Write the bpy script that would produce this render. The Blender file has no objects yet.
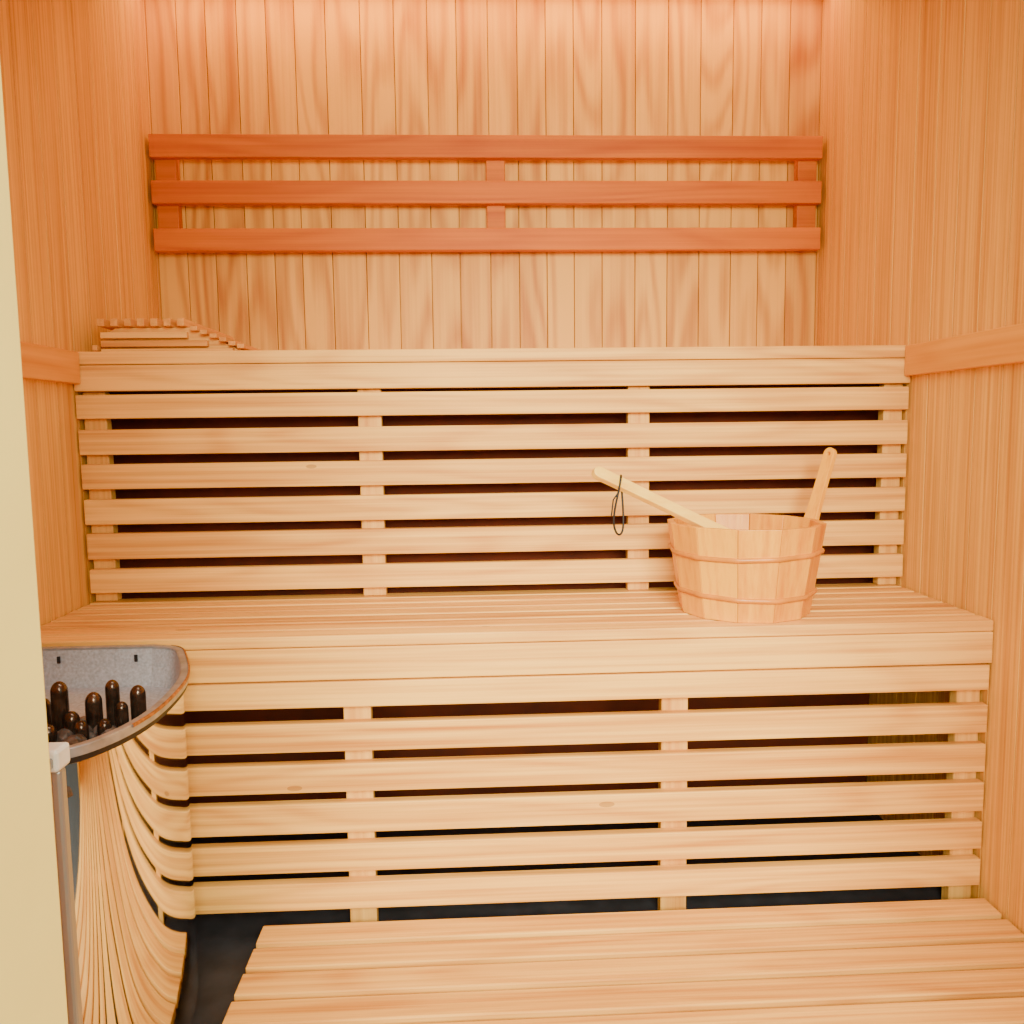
import bpy, bmesh, math, random
from mathutils import Vector, Matrix
random.seed(4)
S=bpy.context.scene
CZ=0.755
L,R=-.75,.75
DL,DU,DB=1.230,1.504,1.949
YF=0.42          # inner face of the front wall
CEIL=1.95

# ---------------------------------------------------------------- materials
def new_mat(name):
    m=bpy.data.materials.new(name); m.use_nodes=True
    nt=m.node_tree; b=nt.nodes['Principled BSDF']; return m,nt,b
def rgb(h):
    def f(c):
        c/=255; return c/12.92 if c<=.04045 else ((c+.055)/1.055)**2.4
    return (f(h[0]),f(h[1]),f(h[2]),1)
def wood(name,light,dark,axis='X',rough=.55,var=.18,cath=.5,fine=1.0,cross=14,knots=True):
    m,nt,b=new_mat(name); N=nt.nodes; K=nt.links
    tc=N.new('ShaderNodeTexCoord'); geo=N.new('ShaderNodeNewGeometry')
    mul=N.new('ShaderNodeMath'); mul.operation='MULTIPLY'; mul.inputs[1].default_value=37.0
    K.new(geo.outputs['Random Per Island'],mul.inputs[0])
    add=N.new('ShaderNodeVectorMath'); add.operation='ADD'
    K.new(tc.outputs['Object'],add.inputs[0]); K.new(mul.outputs[0],add.inputs[1])
    def mapped(along,across):
        mp=N.new('ShaderNodeMapping')
        sc=[across]*3; sc['XYZ'.index(axis)]=along
        mp.inputs['Scale'].default_value=sc
        K.new(add.outputs[0],mp.inputs['Vector']); return mp
    def noise(mp,det=3,rgh=.5,dist=0):
        n=N.new('ShaderNodeTexNoise'); n.inputs['Scale'].default_value=1
        n.inputs['Detail'].default_value=det; n.inputs['Roughness'].default_value=rgh
        n.inputs['Distortion'].default_value=dist
        K.new(mp.outputs[0],n.inputs['Vector']); return n
    def M(op,a,bv,cl=False,c=None):
        x=N.new('ShaderNodeMath'); x.operation=op; x.use_clamp=cl
        for i,v in enumerate((a,bv,c)):
            if v is None: continue
            if isinstance(v,(int,float)): x.inputs[i].default_value=v
            else: K.new(v,x.inputs[i])
        return x.outputs[0]
    n1=noise(mapped(.9,cross*.55),2,.45)             # growth-ring contours
    ring=M('SINE',M('MULTIPLY',n1.outputs['Fac'],70.0),None)
    ring=M('MULTIPLY_ADD',ring,.5,False,.5)
    ring=M('POWER',ring,1.6)
    n2=noise(mapped(1.5,cross*9),3,.6)               # fibres
    n3=noise(mapped(.7,cross*2.2),3,.5)              # broad streaks
    f=M('ADD',M('MULTIPLY',ring,.40*cath),M('MULTIPLY',n2.outputs['Fac'],.9*fine))
    f=M('ADD',f,M('MULTIPLY',n3.outputs['Fac'],.8))
    f=M('SUBTRACT',f,.12+.14*cath+.42*fine)
    f=M('ADD',f,M('MULTIPLY',M('SUBTRACT',geo.outputs['Random Per Island'],.5),var*2),True)
    cr=N.new('ShaderNodeValToRGB'); K.new(f,cr.inputs['Fac'])
    cr.color_ramp.elements[0].position=.05; cr.color_ramp.elements[0].color=rgb(light)
    cr.color_ramp.elements[1].position=.95; cr.color_ramp.elements[1].color=rgb(dark)
    vo=N.new('ShaderNodeTexVoronoi'); vo.inputs['Scale'].default_value=1
    mk=mapped(6,16); K.new(mk.outputs[0],vo.inputs['Vector'])
    k=M('LESS_THAN',vo.outputs['Distance'],.075)
    sep=N.new('ShaderNodeSeparateColor'); K.new(vo.outputs['Color'],sep.inputs[0])
    k=M('MULTIPLY',k,M('GREATER_THAN',sep.outputs[0],.88 if knots else 2))
    mx=N.new('ShaderNodeMix'); mx.data_type='RGBA'
    K.new(M('MULTIPLY',k,.45),mx.inputs['Factor']); K.new(cr.outputs[0],mx.inputs[6])
    mx.inputs[7].default_value=rgb((120,66,30))
    K.new(mx.outputs[2],b.inputs['Base Color'])
    b.inputs['Roughness'].default_value=rough
    b.inputs['Specular IOR Level'].default_value=.3
    bp=N.new('ShaderNodeBump'); bp.inputs['Strength'].default_value=.15; bp.inputs['Distance'].default_value=.002
    K.new(n2.outputs['Fac'],bp.inputs['Height']); K.new(bp.outputs[0],b.inputs['Normal'])
    return m
def plain(name,col,rough=.5,metal=0,noise=0,nscale=40):
    m,nt,b=new_mat(name); N=nt.nodes;K=nt.links
    n=N.new('ShaderNodeTexNoise'); n.inputs['Scale'].default_value=nscale; n.inputs['Detail'].default_value=4
    tc=N.new('ShaderNodeTexCoord'); K.new(tc.outputs['Object'],n.inputs['Vector'])
    cr=N.new('ShaderNodeValToRGB'); K.new(n.outputs['Fac'],cr.inputs['Fac'])
    cr.color_ramp.elements[0].position=.3; cr.color_ramp.elements[1].position=.7
    c0=tuple(max(0,c*(1-noise)) for c in col); c1=tuple(min(255,c*(1+noise)) for c in col)
    cr.color_ramp.elements[0].color=rgb(c0); cr.color_ramp.elements[1].color=rgb(c1)
    K.new(cr.outputs[0],b.inputs['Base Color'])
    b.inputs['Roughness'].default_value=rough; b.inputs['Metallic'].default_value=metal
    return m
SL,SD=(252,198,100),(194,118,40)
W_slat=wood('wood_slat',SL,SD,'X',cross=14,var=.12,fine=1.6)
W_slatv=wood('wood_post',SL,SD,'Z',var=.1)
W_depth=wood('wood_headrest',(240,180,90),(184,110,40),'Y',var=.15)
W_back=wood('wood_back_panel',(247,190,84),(188,112,34),'Z',cross=11,cath=1.1,fine=.9,var=.16)
W_side=wood('wood_side_panel',(250,198,92),(194,122,40),'Z',cross=20,cath=.15,fine=1.8,var=.07,knots=False)
W_rack=wood('wood_rack',(222,124,14),(172,70,3),'X',var=.1)
W_rail=wood('wood_rail',(242,176,66),(208,128,36),'Y',var=.05)
W_bucket=wood('wood_bucket',(250,180,40),(206,112,8),'Z',var=.3,cross=18,rough=.35,knots=False)
W_hoop=plain('hoop_wood',(214,132,30),.35,0,.08,30)
W_ladle=wood('wood_ladle',(254,212,98),(234,168,56),'X',var=.05,rough=.4,knots=False)
M_cream=plain('cream_jamb',(254,236,136),.5,0,.03,6)
M_steel=plain('polished_steel',(222,222,222),.06,1,.02,8)
M_tray=plain('heater_tray_grey',(172,178,190),.5,.1,.10,260)
M_rim=plain('heater_rim',(160,164,170),.4,.5,.1,60)
M_dkrim=plain('heater_shadow_gap',(40,36,34),.5,.3,.1,60)
M_trim=plain('heater_trim_copper',(150,94,42),.45,.2,.3,200)
M_elem=plain('heating_element',(84,70,60),.22,.8,.3,80)
M_stone=plain('heater_stone',(84,76,72),.5,.1,.35,60)
M_cord=plain('cord_black',(18,16,16),.6)
M_floor=plain('floor_dark',(44,46,50),.6,0,.2,25)
M_ceil=wood('wood_ceiling',(244,192,98),(204,130,50),'X',cross=12)
M_chrome=plain('brushed_metal',(150,150,148),.35,.5,.04,10)
M_cap=plain('handle_cap',(225,222,210),.4,0,.02,10)
M_shade=plain('gap_shade',(116,50,20),.8,0,.1,12)  # shade behind the bench slats, put into the colour

# ---------------------------------------------------------------- mesh helpers
def mesh_obj(name,verts,faces,mat,parent=None,bevel=0,smooth=False,seg=2):
    me=bpy.data.meshes.new(name); me.from_pydata([tuple(v) for v in verts],[],faces); me.update()
    o=bpy.data.objects.new(name,me); S.collection.objects.link(o)
    mats=mat if isinstance(mat,(list,tuple)) else [mat]
    for m in mats: me.materials.append(m)
    if bevel:
        bm=o.modifiers.new('bevel','BEVEL'); bm.width=bevel; bm.segments=seg; bm.limit_method='ANGLE'; bm.angle_limit=.6
    if smooth:
        for p in me.polygons: p.use_smooth=True
    if parent: o.parent=parent
    return o
def boxes(name,lst,mat,parent=None,bevel=.002):
    V=[];F=[]
    for b in lst:
        x0,x1,y0,y1,z0,z1=b; n=len(V)
        V+=[(x0,y0,z0),(x1,y0,z0),(x1,y1,z0),(x0,y1,z0),(x0,y0,z1),(x1,y0,z1),(x1,y1,z1),(x0,y1,z1)]
        F+=[tuple(n+i for i in f) for f in ((0,3,2,1),(4,5,6,7),(0,1,5,4),(1,2,6,5),(2,3,7,6),(3,0,4,7))]
    return mesh_obj(name,V,F,mat,parent,bevel)
def empty(name):
    e=bpy.data.objects.new(name,None); S.collection.objects.link(e); return e
def prism(name,poly,z0,z1,mat,parent=None,bevel=0,smooth=False):
    n=len(poly); V=[(p[0],p[1],z0) for p in poly]+[(p[0],p[1],z1) for p in poly]
    F=[tuple(range(n-1,-1,-1)),tuple(range(n,2*n))]+[(i,(i+1)%n,n+(i+1)%n,n+i) for i in range(n)]
    return mesh_obj(name,V,F,mat,parent,bevel,smooth)

# ---------------------------------------------------------------- room shell
def panel_boards(a0,a1,w,jit=0):
    out=[];a=a0
    while a<a1-1e-4:
        b=min(a1,a+w*(1+random.uniform(-jit,jit)))
        if a1-b<.02: b=a1
        out.append((a,b)); a=b
    return out
g=.0007; ZB=-.05
boxes('wall_back',[(a+g,b-g,DB,DB+.02,ZB,CEIL) for a,b in panel_boards(L,R,.069,.12)]+[(L-.03,R+.03,DB+.012,DB+.035,ZB,CEIL)],W_back,bevel=.001)
boxes('wall_left',[(L-.02,L,a+g,b-g,ZB,CEIL) for a,b in panel_boards(YF-.02,DB+.03,.07)]+[(L-.035,L-.012,YF-.03,DB+.03,ZB,CEIL)],W_side,bevel=.001)
boxes('wall_right',[(R,R+.02,a+g,b-g,ZB,CEIL) for a,b in panel_boards(YF-.02,DB+.03,.07)]+[(R+.012,R+.035,YF-.03,DB+.03,ZB,CEIL)],W_side,bevel=.001)
boxes('floor',[(L-.6,R+.6,-1.2,DB+.03,-.06,-.03)],M_floor,bevel=0)
boxes('ceiling',[(L-.03,R+.03,a+g,b-g,CEIL,CEIL+.03) for a,b in panel_boards(YF-.06,DB+.03,.09)],M_ceil,bevel=.001)
boxes('wall_front',[(a+g,b-g,YF-.045,YF,ZB,CEIL) for a,b in panel_boards(L-.03,-.30,.07)]
      +[(a+g,b-g,YF-.045,YF,ZB,CEIL) for a,b in panel_boards(.5,R+.03,.07)]
      +[(-.30,.5,YF-.045,YF,1.86,CEIL)],W_side,bevel=.001)
boxes('trim_1',[(-.30,-.2685,YF-.12,YF,-.03,1.86)],M_cream,bevel=.003)
boxes('trim_2',[(R-.016,R,YF+.002,DU-.001,CZ+.0852,CZ+.140)],W_rail,bevel=.002)
boxes('trim_3',[(L,L+.016,YF+.002,DU-.001,CZ+.0852,CZ+.140)],W_rail,bevel=.002)
db=empty('floor_duckboard')
boxes('slats',[(-.385,R-.004,y,y+.045,-.012,.004) for y in [.44+.0565*i for i in range(14)] if y+.045<DL],W_slat,db)
boxes('bearers',[(x,x+.04,.44,DL-.005,-.0295,-.0125) for x in (-.36,.16,.68)],W_depth,db)

# ---------------------------------------------------------------- upper bench
ub=empty('upper_bench')
x0,x1=L+.002,R-.002
tops=[];y=DU
while y<DB-.03:
    tops.append((x0,x1,y,min(y+.062,DB-.003),CZ+.1185,CZ+.141)); y+=.068
boxes('top_slats',tops,W_slat,ub)
boxes('fascia',[(x0,x1,DU,DU+.024,CZ+.0725,CZ+.1175)],W_slat,ub)
zs=[(.0663,.0245),(.0054,-.039),(-.0556,-.100),(-.118,-.163),(-.179,-.2255),(-.2435,-.2865)]
boxes('front_slats',[(x0+.001+.001*i,x1-.002,DU,DU+.018,CZ+b,CZ+a) for i,(a,b) in enumerate(zs)],W_slat,ub)
boxes('posts',[(a,b,DU+.0185,DU+.04,CZ-.3045,CZ+.0720) for a,b in ((-.742,-.703),(-.259,-.217),(.231,.271),(.708,.744))],W_slatv,ub)
boxes('shade_backing',[(x0,x1,DU+.12,DU+.132,-.0295,CZ+.117)],M_shade,ub,0)  # added sheet, its brown stands in for shade in the slat gaps

# ---------------------------------------------------------------- lower bench
lb=empty('lower_bench')
st=[];y=DL
while y<DU+.05:
    st.append((x0,x1,y,y+.0395,CZ-.3225,CZ-.3052)); y+=.0465
boxes('seat_slats',st,W_slat,lb,.0025)
boxes('fascia',[(x0,x1,DL,DL+.022,CZ-.3735,CZ-.3235)],W_slat,lb)
zl=[(-.3765,-.4168),(-.4406,-.4856),(-.5045,-.5496),(-.567,-.6145),(-.632,-.677),(-.694,-.738)]
boxes('front_slats',[(x0,x1-.002,DL+.002,DL+.02,CZ+b,CZ+a) for a,b in zl],W_slat,lb)
PX=((-.742,-.70),(-.258,-.216),(.234,.276),(.706,.744))
boxes('posts',[(a,b,DL+.0205,DL+.042,-.0295,CZ-.374) for a,b in PX],W_slatv,lb)
boxes('seat_bearers',[(a,b,DL+.043,DU+.10,CZ-.365,CZ-.323) for a,b in PX],W_depth,lb)

# ---------------------------------------------------------------- wall backrest rack
rk=empty('slatted_backrest')
ra,rb=L+.008,R-.010
boxes('rails',[(ra,rb,DB-.046,DB-.026,CZ+.3935,CZ+.4420),(ra,rb,DB-.046,DB-.026,CZ+.4945,CZ+.5435),(ra,rb,DB-.046,DB-.026,CZ+.592,CZ+.6405)],W_rack,rk)
boxes('posts',[(a,b,DB-.0255,DB-.001,CZ+.40,CZ+.634) for a,b in ((-.738,-.692),(-.014,.028),(.692,.736))],W_rack,rk)

# ---------------------------------------------------------------- headrest on the upper bench
hr=empty('wooden_headrest')
zb=CZ+.1412; hx=-.001
prof=[(-.715,0),(-.715,.020),(-.705,.036),(-.690,.046),(-.560,.046),(-.53,.034),(-.51,.024),(-.485,.012),(-.465,.004),(-.465,0)]
for nm,y0 in (('front_board',DU+.05),('back_board',DU+.30)):
    n=len(prof);V=[(p[0]+hx,y0,zb+p[1]) for p in prof]+[(p[0]+hx,y0+.02,zb+p[1]) for p in prof]
    F=[tuple(range(n)),tuple(range(2*n-1,n-1,-1))]+[((i+1)%n,i,n+i,n+(i+1)%n) for i in range(n)]
    mesh_obj(nm,V,F,W_slat,hr,.001)
sl=[]
for i in range(7):
    xx=-.714+hx+i*.0232; sl.append((xx,xx+.0125,DU+.03,DU+.34,zb+.0465,zb+.060))
for xx,zz in ((-.552,.041),(-.535,.0345),(-.5185,.028),(-.502,.0215),(-.486,.0145),(-.471,.0095)):
    sl.append((xx+hx,xx+.0125+hx,DU+.03,DU+.34,zb+zz-.003,zb+zz+.005))
sl.append((-.724+hx,-.7155+hx,DU+.03,DU+.34,zb+.004,zb+.014))
boxes('slats',sl,W_depth,hr,.001)
boxes('front_battens',[(-.712+hx,-.56+hx,DU+.036,DU+.0495,zb+.026,zb+.037),(-.712+hx,-.525+hx,DU+.036,DU+.0495,zb+.011,zb+.022),(-.712+hx,-.48+hx,DU+.036,DU+.0495,zb,zb+.0075)],W_slat,hr,.001)

# ---------------------------------------------------------------- heater
ht=empty('sauna_heater')
ctrl=[(-.747,1.224),(-.525,1.224),(-.483,1.205),(-.457,1.156),(-.425,1.07),(-.414,.996),(-.414,.915),(-.431,.85),(-.464,.81),(-.54,.783),(-.64,.773),(-.747,.771)]
def catmull(P,sub=8):
    out=[]
    for i in range(len(P)-1):
        p0=P[max(i-1,0)];p1=P[i];p2=P[i+1];p3=P[min(i+2,len(P)-1)]
        for s in range(sub):
            t=s/sub
            out.append(tuple(.5*((2*p1[k])+(-p0[k]+p2[k])*t+(2*p0[k]-5*p1[k]+4*p2[k]-p3[k])*t*t+(-p0[k]+3*p1[k]-3*p2[k]+p3[k])*t**3) for k in (0,1)))
    out.append(P[-1]); return out
loop=[ctrl[0]]+catmull(ctrl[1:])
def inset(lp,d):
    o=[]
    for i,p in enumerate(lp):
        a=Vector(lp[i-1]);b=Vector(lp[(i+1)%len(lp)]);t=(b-a)
        nn=Vector((t.y,-t.x)).normalized()
        q=Vector(p)+nn*d
        q.x=max(q.x,-.747+max(d,0)); q.y=min(q.y,1.2245-max(d,0))
        o.append((q.x,q.y))
    return o
def ringwall(name,levels,mat,smooth=True,close_bottom=False,closed=True):
    n=len(levels[0][0]);V=[];F=[]
    for lp,z in levels: V+=[(p[0],p[1],z) for p in lp]
    for k in range(len(levels)-1):
        for i in range(n if closed else n-1):
            j=(i+1)%n; F.append((k*n+i,k*n+j,(k+1)*n+j,(k+1)*n+i))
    if close_bottom: F.append(tuple((len(levels)-1)*n+i for i in range(n)))
    return mesh_obj(name,V,F,mat,ht,0,smooth)
zt=CZ-.31
ringwall('body',[(inset(loop,.008),.01),(inset(loop,.008),zt-.016)],M_steel)
ringwall('shadow_gap',[(inset(loop,.010),zt-.020),(inset(loop,.002),zt-.0165),(inset(loop,.002),zt-.009)],M_dkrim,False)
ringwall('rim',[(loop,zt-.010),(loop,zt-.001),(inset(loop,.0015),zt),(inset(loop,.009),zt),(inset(loop,.0105),zt-.001),(inset(loop,.0105),zt-.012)],M_rim,False)
sub=slice(6,46)
ringwall('trim_strip',[(inset(loop,.0005)[sub],zt-.0035),(inset(loop,-.0015)[sub],zt-.003),(inset(loop,-.0015)[sub],zt-.0002),(inset(loop,.0008)[sub],zt+.0005)],M_trim,False,False,False)
TD=.058
ringwall('tray',[(inset(loop,.0105),zt-.004),(inset(loop,.0125),zt-.03),(inset(loop,.018),zt-TD)],M_tray,False,True)
ringwall('plinth',[(inset(loop,.02),-.0295),(inset(loop,.02),.012)],M_dkrim)
def capsule(V,F,c,r,z0,z1,seg=14):
    rings=[(z0,r)]+[(z1-r*1.3*(1-math.sin(a)),r*math.cos(a)) for a in [i*math.pi/2/6 for i in range(6)]]
    n0=len(V)
    for z,rr in rings:
        for i in range(seg):
            a=2*math.pi*i/seg; V.append((c[0]+rr*math.cos(a),c[1]+rr*math.sin(a),z))
    V.append((c[0],c[1],z1))
    for k in range(len(rings)-1):
        for i in range(seg): F.append((n0+k*seg+i,n0+k*seg+(i+1)%seg,n0+(k+1)*seg+(i+1)%seg,n0+(k+1)*seg+i))
    k=len(rings)-1
    for i in range(seg): F.append((n0+k*seg+i,n0+k*seg+(i+1)%seg,len(V)-1))
V=[];F=[]
for x,y,r,h in ((-.542,.975,.0095,.071),(-.566,.985,.008,.048),(-.508,.985,.0095,.054),(-.492,1.00,.008,.064),(-.463,1.002,.009,.056),(-.478,.990,.0075,.040),(-.525,.965,.009,.038),(-.510,.955,.008,.030),(-.542,.945,.009,.030),(-.488,.965,.008,.028),(-.60,1.0,.009,.06),(-.63,.97,.009,.07),(-.66,1.0,.009,.065),(-.69,.95,.009,.06)):
    capsule(V,F,(x,y),r,zt-TD,zt-TD+h+.008)
mesh_obj('heating_elements',V,F,M_elem,ht,0,True)
bm=bmesh.new()
for i in range(130):
    x=random.uniform(-.73,-.455); y=random.uniform(.82,1.03)
    if x>-.47 and y<.86: continue
    if y>.998 and x>-.49: continue
    r=random.uniform(.009,.014)
    mt=Matrix.Translation((x,y,zt-TD+.008+random.uniform(0,.012)))@Matrix.Rotation(random.uniform(0,6),4,'Z')@Matrix.Rotation(random.uniform(0,3),4,'X')@Matrix.Diagonal((r*1.25,r,r*.8,1))
    res=bmesh.ops.create_icosphere(bm,subdivisions=2,radius=1,matrix=mt)
    for v in res['verts']: v.co+=Vector([random.uniform(-1,1)*r*.07 for _ in range(3)])
me=bpy.data.meshes.new('stones'); bm.to_mesh(me); bm.free(); me.materials.append(M_stone)
o=bpy.data.objects.new('stones',me); S.collection.objects.link(o); o.parent=ht
boxes('tray_slots',[(-.66,-.656,1.2090,1.2115,zt-.022,zt-.012),(-.55,-.546,1.2090,1.2115,zt-.022,zt-.012)],M_cord,ht,0)

# ---------------------------------------------------------------- door handle
dh=empty('door_handle')
def tube(name,pts,r,mat,parent,cyc=False,res=4):
    cu=bpy.data.curves.new(name,'CURVE'); cu.dimensions='3D'; cu.bevel_depth=r; cu.bevel_resolution=res; cu.use_fill_caps=True
    sp=cu.splines.new('NURBS' if cyc else 'POLY'); sp.points.add(len(pts)-1)
    for i,p in enumerate(pts): sp.points[i].co=(*p,1)
    sp.use_cyclic_u=cyc
    o=bpy.data.objects.new(name,cu); S.collection.objects.link(o); cu.materials.append(mat)
    dg=bpy.context.evaluated_depsgraph_get(); me=bpy.data.meshes.new_from_object(o.evaluated_get(dg))
    bpy.data.objects.remove(o); o=bpy.data.objects.new(name,me); S.collection.objects.link(o)
    for p in me.polygons: p.use_smooth=True
    o.parent=parent; return o
boxes('grip_bar',[(-.295,-.2885,.466,.474,CZ-.50,CZ-.19)],M_chrome,dh,.002)
boxes('end_cap',[(-.301,-.2875,.462,.478,CZ-.19,CZ-.177)],M_cap,dh,.002)
boxes('standoffs',[(-.295,-.290,.4205,.463,CZ-.187,CZ-.181),(-.295,-.290,.4205,.466,CZ-.49,CZ-.48)],M_chrome,dh,.001)

# ---------------------------------------------------------------- bucket
bk=empty('wooden_bucket'); BX,BY,BZ=.392,1.346,CZ-.3047
NS=12; r0,r1,H,T=.103,.1245,.147,.010
V=[];F=[]
for s in range(NS):
    a0=2*math.pi*(s+.25)/NS+.0025; a1=2*math.pi*(s+1.25)/NS-.0025
    n=len(V)
    for z,ro in ((0,r0),(H,r1)):
        for (a,rr) in ((a0,ro),(a1,ro),(a1,ro-T),(a0,ro-T)):
            rr=rr/math.cos(math.pi/NS)*.985
            V.append((BX+rr*math.cos(a),BY+rr*math.sin(a),BZ+z))
    F+=[tuple(n+i for i in f) for f in ((0,3,2,1),(4,5,6,7),(0,1,5,4),(1,2,6,5),(2,3,7,6),(3,0,4,7))]
mesh_obj('staves',V,F,W_bucket,bk,.0008)
prism('base',[(BX+(r0-.008)*math.cos(2*math.pi*i/32),BY+(r0-.008)*math.sin(2*math.pi*i/32)) for i in range(32)],BZ+.008,BZ+.018,W_bucket,bk)
def hoop(z,hh,name):
    r=r0+(r1-r0)*z/H; V=[];F=[];n=NS*4
    prof=[(.0,-hh/2),(.0035,-hh/2),(.0045,0),(.0035,hh/2),(.0,hh/2)]
    for i in range(n):
        a=2*math.pi*i/n
        m=((a-2*math.pi*.25/NS)%(2*math.pi/NS))-math.pi/NS
        rr=r/math.cos(m)*.985
        for p in prof:
            q=rr+p[0]+.0002
            V.append((BX+q*math.cos(a),BY+q*math.sin(a),BZ+z+p[1]+.002*math.sin(a*2+z*30)))
    k=len(prof)
    for i in range(n):
        j=(i+1)%n
        for q in range(k-1): F.append((i*k+q,j*k+q,j*k+q+1,i*k+q+1))
    mesh_obj(name,V,F,W_hoop,bk,0,True)
hoop(.101,.007,'hoop_1'); hoop(.037,.007,'hoop_2')
def paddle(name,base,top,w0,w1,th,mat,parent,side,hole=True):
    base=Vector(base);top=Vector(top);u=(top-base);Ln=u.length;u.normalize()
    s=Vector(side).normalized(); s=(s-u*s.dot(u)).normalized(); n=u.cross(s)
    outl=[]
    for i in range(9):
        t=i/8; w=(w0+(w1-w0)*t**.8)/2*(1-.18*math.sin(math.pi*t)); outl.append((-w,t*(Ln-w1/2)))
    for i in range(1,12):
        a=math.pi-math.pi*i/12; outl.append((math.cos(a)*w1/2,Ln-w1/2+math.sin(a)*w1/2))
    for i in range(8,-1,-1):
        t=i/8; w=(w0+(w1-w0)*t**.8)/2*(1-.18*math.sin(math.pi*t)); outl.append((w,t*(Ln-w1/2)))
    m=len(outl)
    V=[base+s*p[0]+u*p[1]+n*(-th/2) for p in outl]+[base+s*p[0]+u*p[1]+n*(th/2) for p in outl]
    F=[tuple(range(m)),tuple(range(2*m-1,m-1,-1))]+[((i+1)%m,i,m+i,m+(i+1)%m) for i in range(m)]
    o=mesh_obj(name,V,F,mat,parent,.0015)
    if hole:
        c=base+u*(Ln-w1*.55)
        hv=[]
        for sgn in (-1,1):
            for i in range(16):
                a=2*math.pi*i/16; hv.append(c+s*math.cos(a)*w1*.16+u*math.sin(a)*w1*.16+n*sgn*th)
        hf=[tuple(range(16)),tuple(range(31,15,-1))]+[((i+1)%16,i,16+i,16+(i+1)%16) for i in range(16)]
        cut=mesh_obj('cut',hv,hf,mat); bo=o.modifiers.new('hole','BOOLEAN'); bo.object=cut; bo.operation='DIFFERENCE'; bo.solver='EXACT'
        o.modifiers.move(1,0)
        dg=bpy.context.evaluated_depsgraph_get(); me=bpy.data.meshes.new_from_object(o.evaluated_get(dg))
        o.modifiers.clear(); o.data=me; bpy.data.objects.remove(cut)
    return o
paddle('handle',(BX+.112,BY+.03,BZ+.10),(BX+.163,BY+.045,BZ+.264),.034,.021,.010,W_bucket,bk,(.6,-1,0))

# ---------------------------------------------------------------- ladle
ld=empty('wooden_ladle')
A=Vector((.134,1.296,CZ-.068)); B=Vector((.42,1.322,CZ-.209))
paddle('handle',B,A,.024,.019,.013,W_ladle,ld,(0,.5,1),False)
V=[];F=[];seg=20
pr=[(.0,-.03),(.018,-.029),(.027,-.02),(.030,0),(.027,0),(.024,-.018),(.016,-.025),(0,-.026)]
for r,z in pr:
    for i in range(seg):
        a=2*math.pi*i/seg; V.append((.43+r*math.cos(a),1.337+r*math.sin(a),CZ-.214+z))
for k in range(len(pr)-1):
    for i in range(seg): F.append((k*seg+i,k*seg+(i+1)%seg,(k+1)*seg+(i+1)%seg,(k+1)*seg+i))
mesh_obj('bowl',V,F,W_ladle,ld,0,True)
hc=A+(B-A).normalized()*.048
pts=[(hc.x+.001,hc.y-.010,hc.z+.014),(hc.x-.003,hc.y-.010,hc.z-.01),(hc.x-.010,hc.y-.009,hc.z-.04),(hc.x-.012,hc.y-.007,hc.z-.066),(hc.x-.004,hc.y-.004,hc.z-.084),(hc.x+.006,hc.y,hc.z-.078),(hc.x+.007,hc.y+.006,hc.z-.05),(hc.x+.005,hc.y+.011,hc.z-.01),(hc.x+.003,hc.y+.010,hc.z+.013)]
tube('cord',pts,.0016,M_cord,ld,True)
tube('cord_tail',[(hc.x-.003,hc.y-.010,hc.z-.012),(hc.x-.012,hc.y-.010,hc.z-.025),(hc.x-.015,hc.y-.010,hc.z-.05)],.0012,M_cord,ld)

# ---------------------------------------------------------------- lights
def area(name,loc,rot,sx,sy,power,col,spread=180):
    l=bpy.data.lights.new(name,'AREA'); l.shape='RECTANGLE'; l.size=sx; l.size_y=sy; l.energy=power; l.color=col; l.spread=math.radians(spread)
    o=bpy.data.objects.new(name,l); S.collection.objects.link(o); o.location=loc; o.rotation_euler=rot; return o
area('ceiling_light',(0.05,.72,CEIL-.02),(math.radians(-4),0,0),.9,.3,5,(1,.96,.78),130)
area('fill_light',(0.08,-.75,1.22),(math.radians(66),0,0),1.0,.7,32,(1,.97,.76),92)  # unseen fill added behind the camera to light the interior
# warm LED strip above the wall backrest; unseen valance added to screen its light
area('led_strip',(0,DB-.08,CZ+.965),(0,0,0),1.44,.03,4.2,(1,.54,.0))
cv=empty('added_led_valance')
boxes('top_board',[(L+.002,R-.002,DB-.130,DB-.001,CZ+.970,CZ+.990)],W_rack,cv)
boxes('front_board',[(L+.002,R-.002,DB-.148,DB-.1305,CZ+.925,CZ+.990)],W_rack,cv)
W=bpy.data.worlds.new('world'); S.world=W; W.use_nodes=True
W.node_tree.nodes['Background'].inputs[0].default_value=(1,.97,.78,1); W.node_tree.nodes['Background'].inputs[1].default_value=.8

# ---------------------------------------------------------------- camera
yaw,pitch,roll=.0447,.1007,-.0123
cy,sy=math.cos(yaw),math.sin(yaw);cp,sp=math.cos(pitch),math.sin(pitch)
fw=Vector((sy*cp,cy*cp,-sp)); rt=Vector((cy,-sy,0)); up=rt.cross(fw)
r2=math.cos(roll)*rt+math.sin(roll)*up; u2=-math.sin(roll)*rt+math.cos(roll)*up
cam=bpy.data.cameras.new('camera'); co=bpy.data.objects.new('camera',cam); S.collection.objects.link(co)
co.matrix_world=Matrix(((r2.x,u2.x,-fw.x,-.0515),(r2.y,u2.y,-fw.y,0),(r2.z,u2.z,-fw.z,CZ),(0,0,0,1)))
cam.sensor_width=36; cam.lens=833.59/1024*36; cam.clip_start=.01
S.camera=co
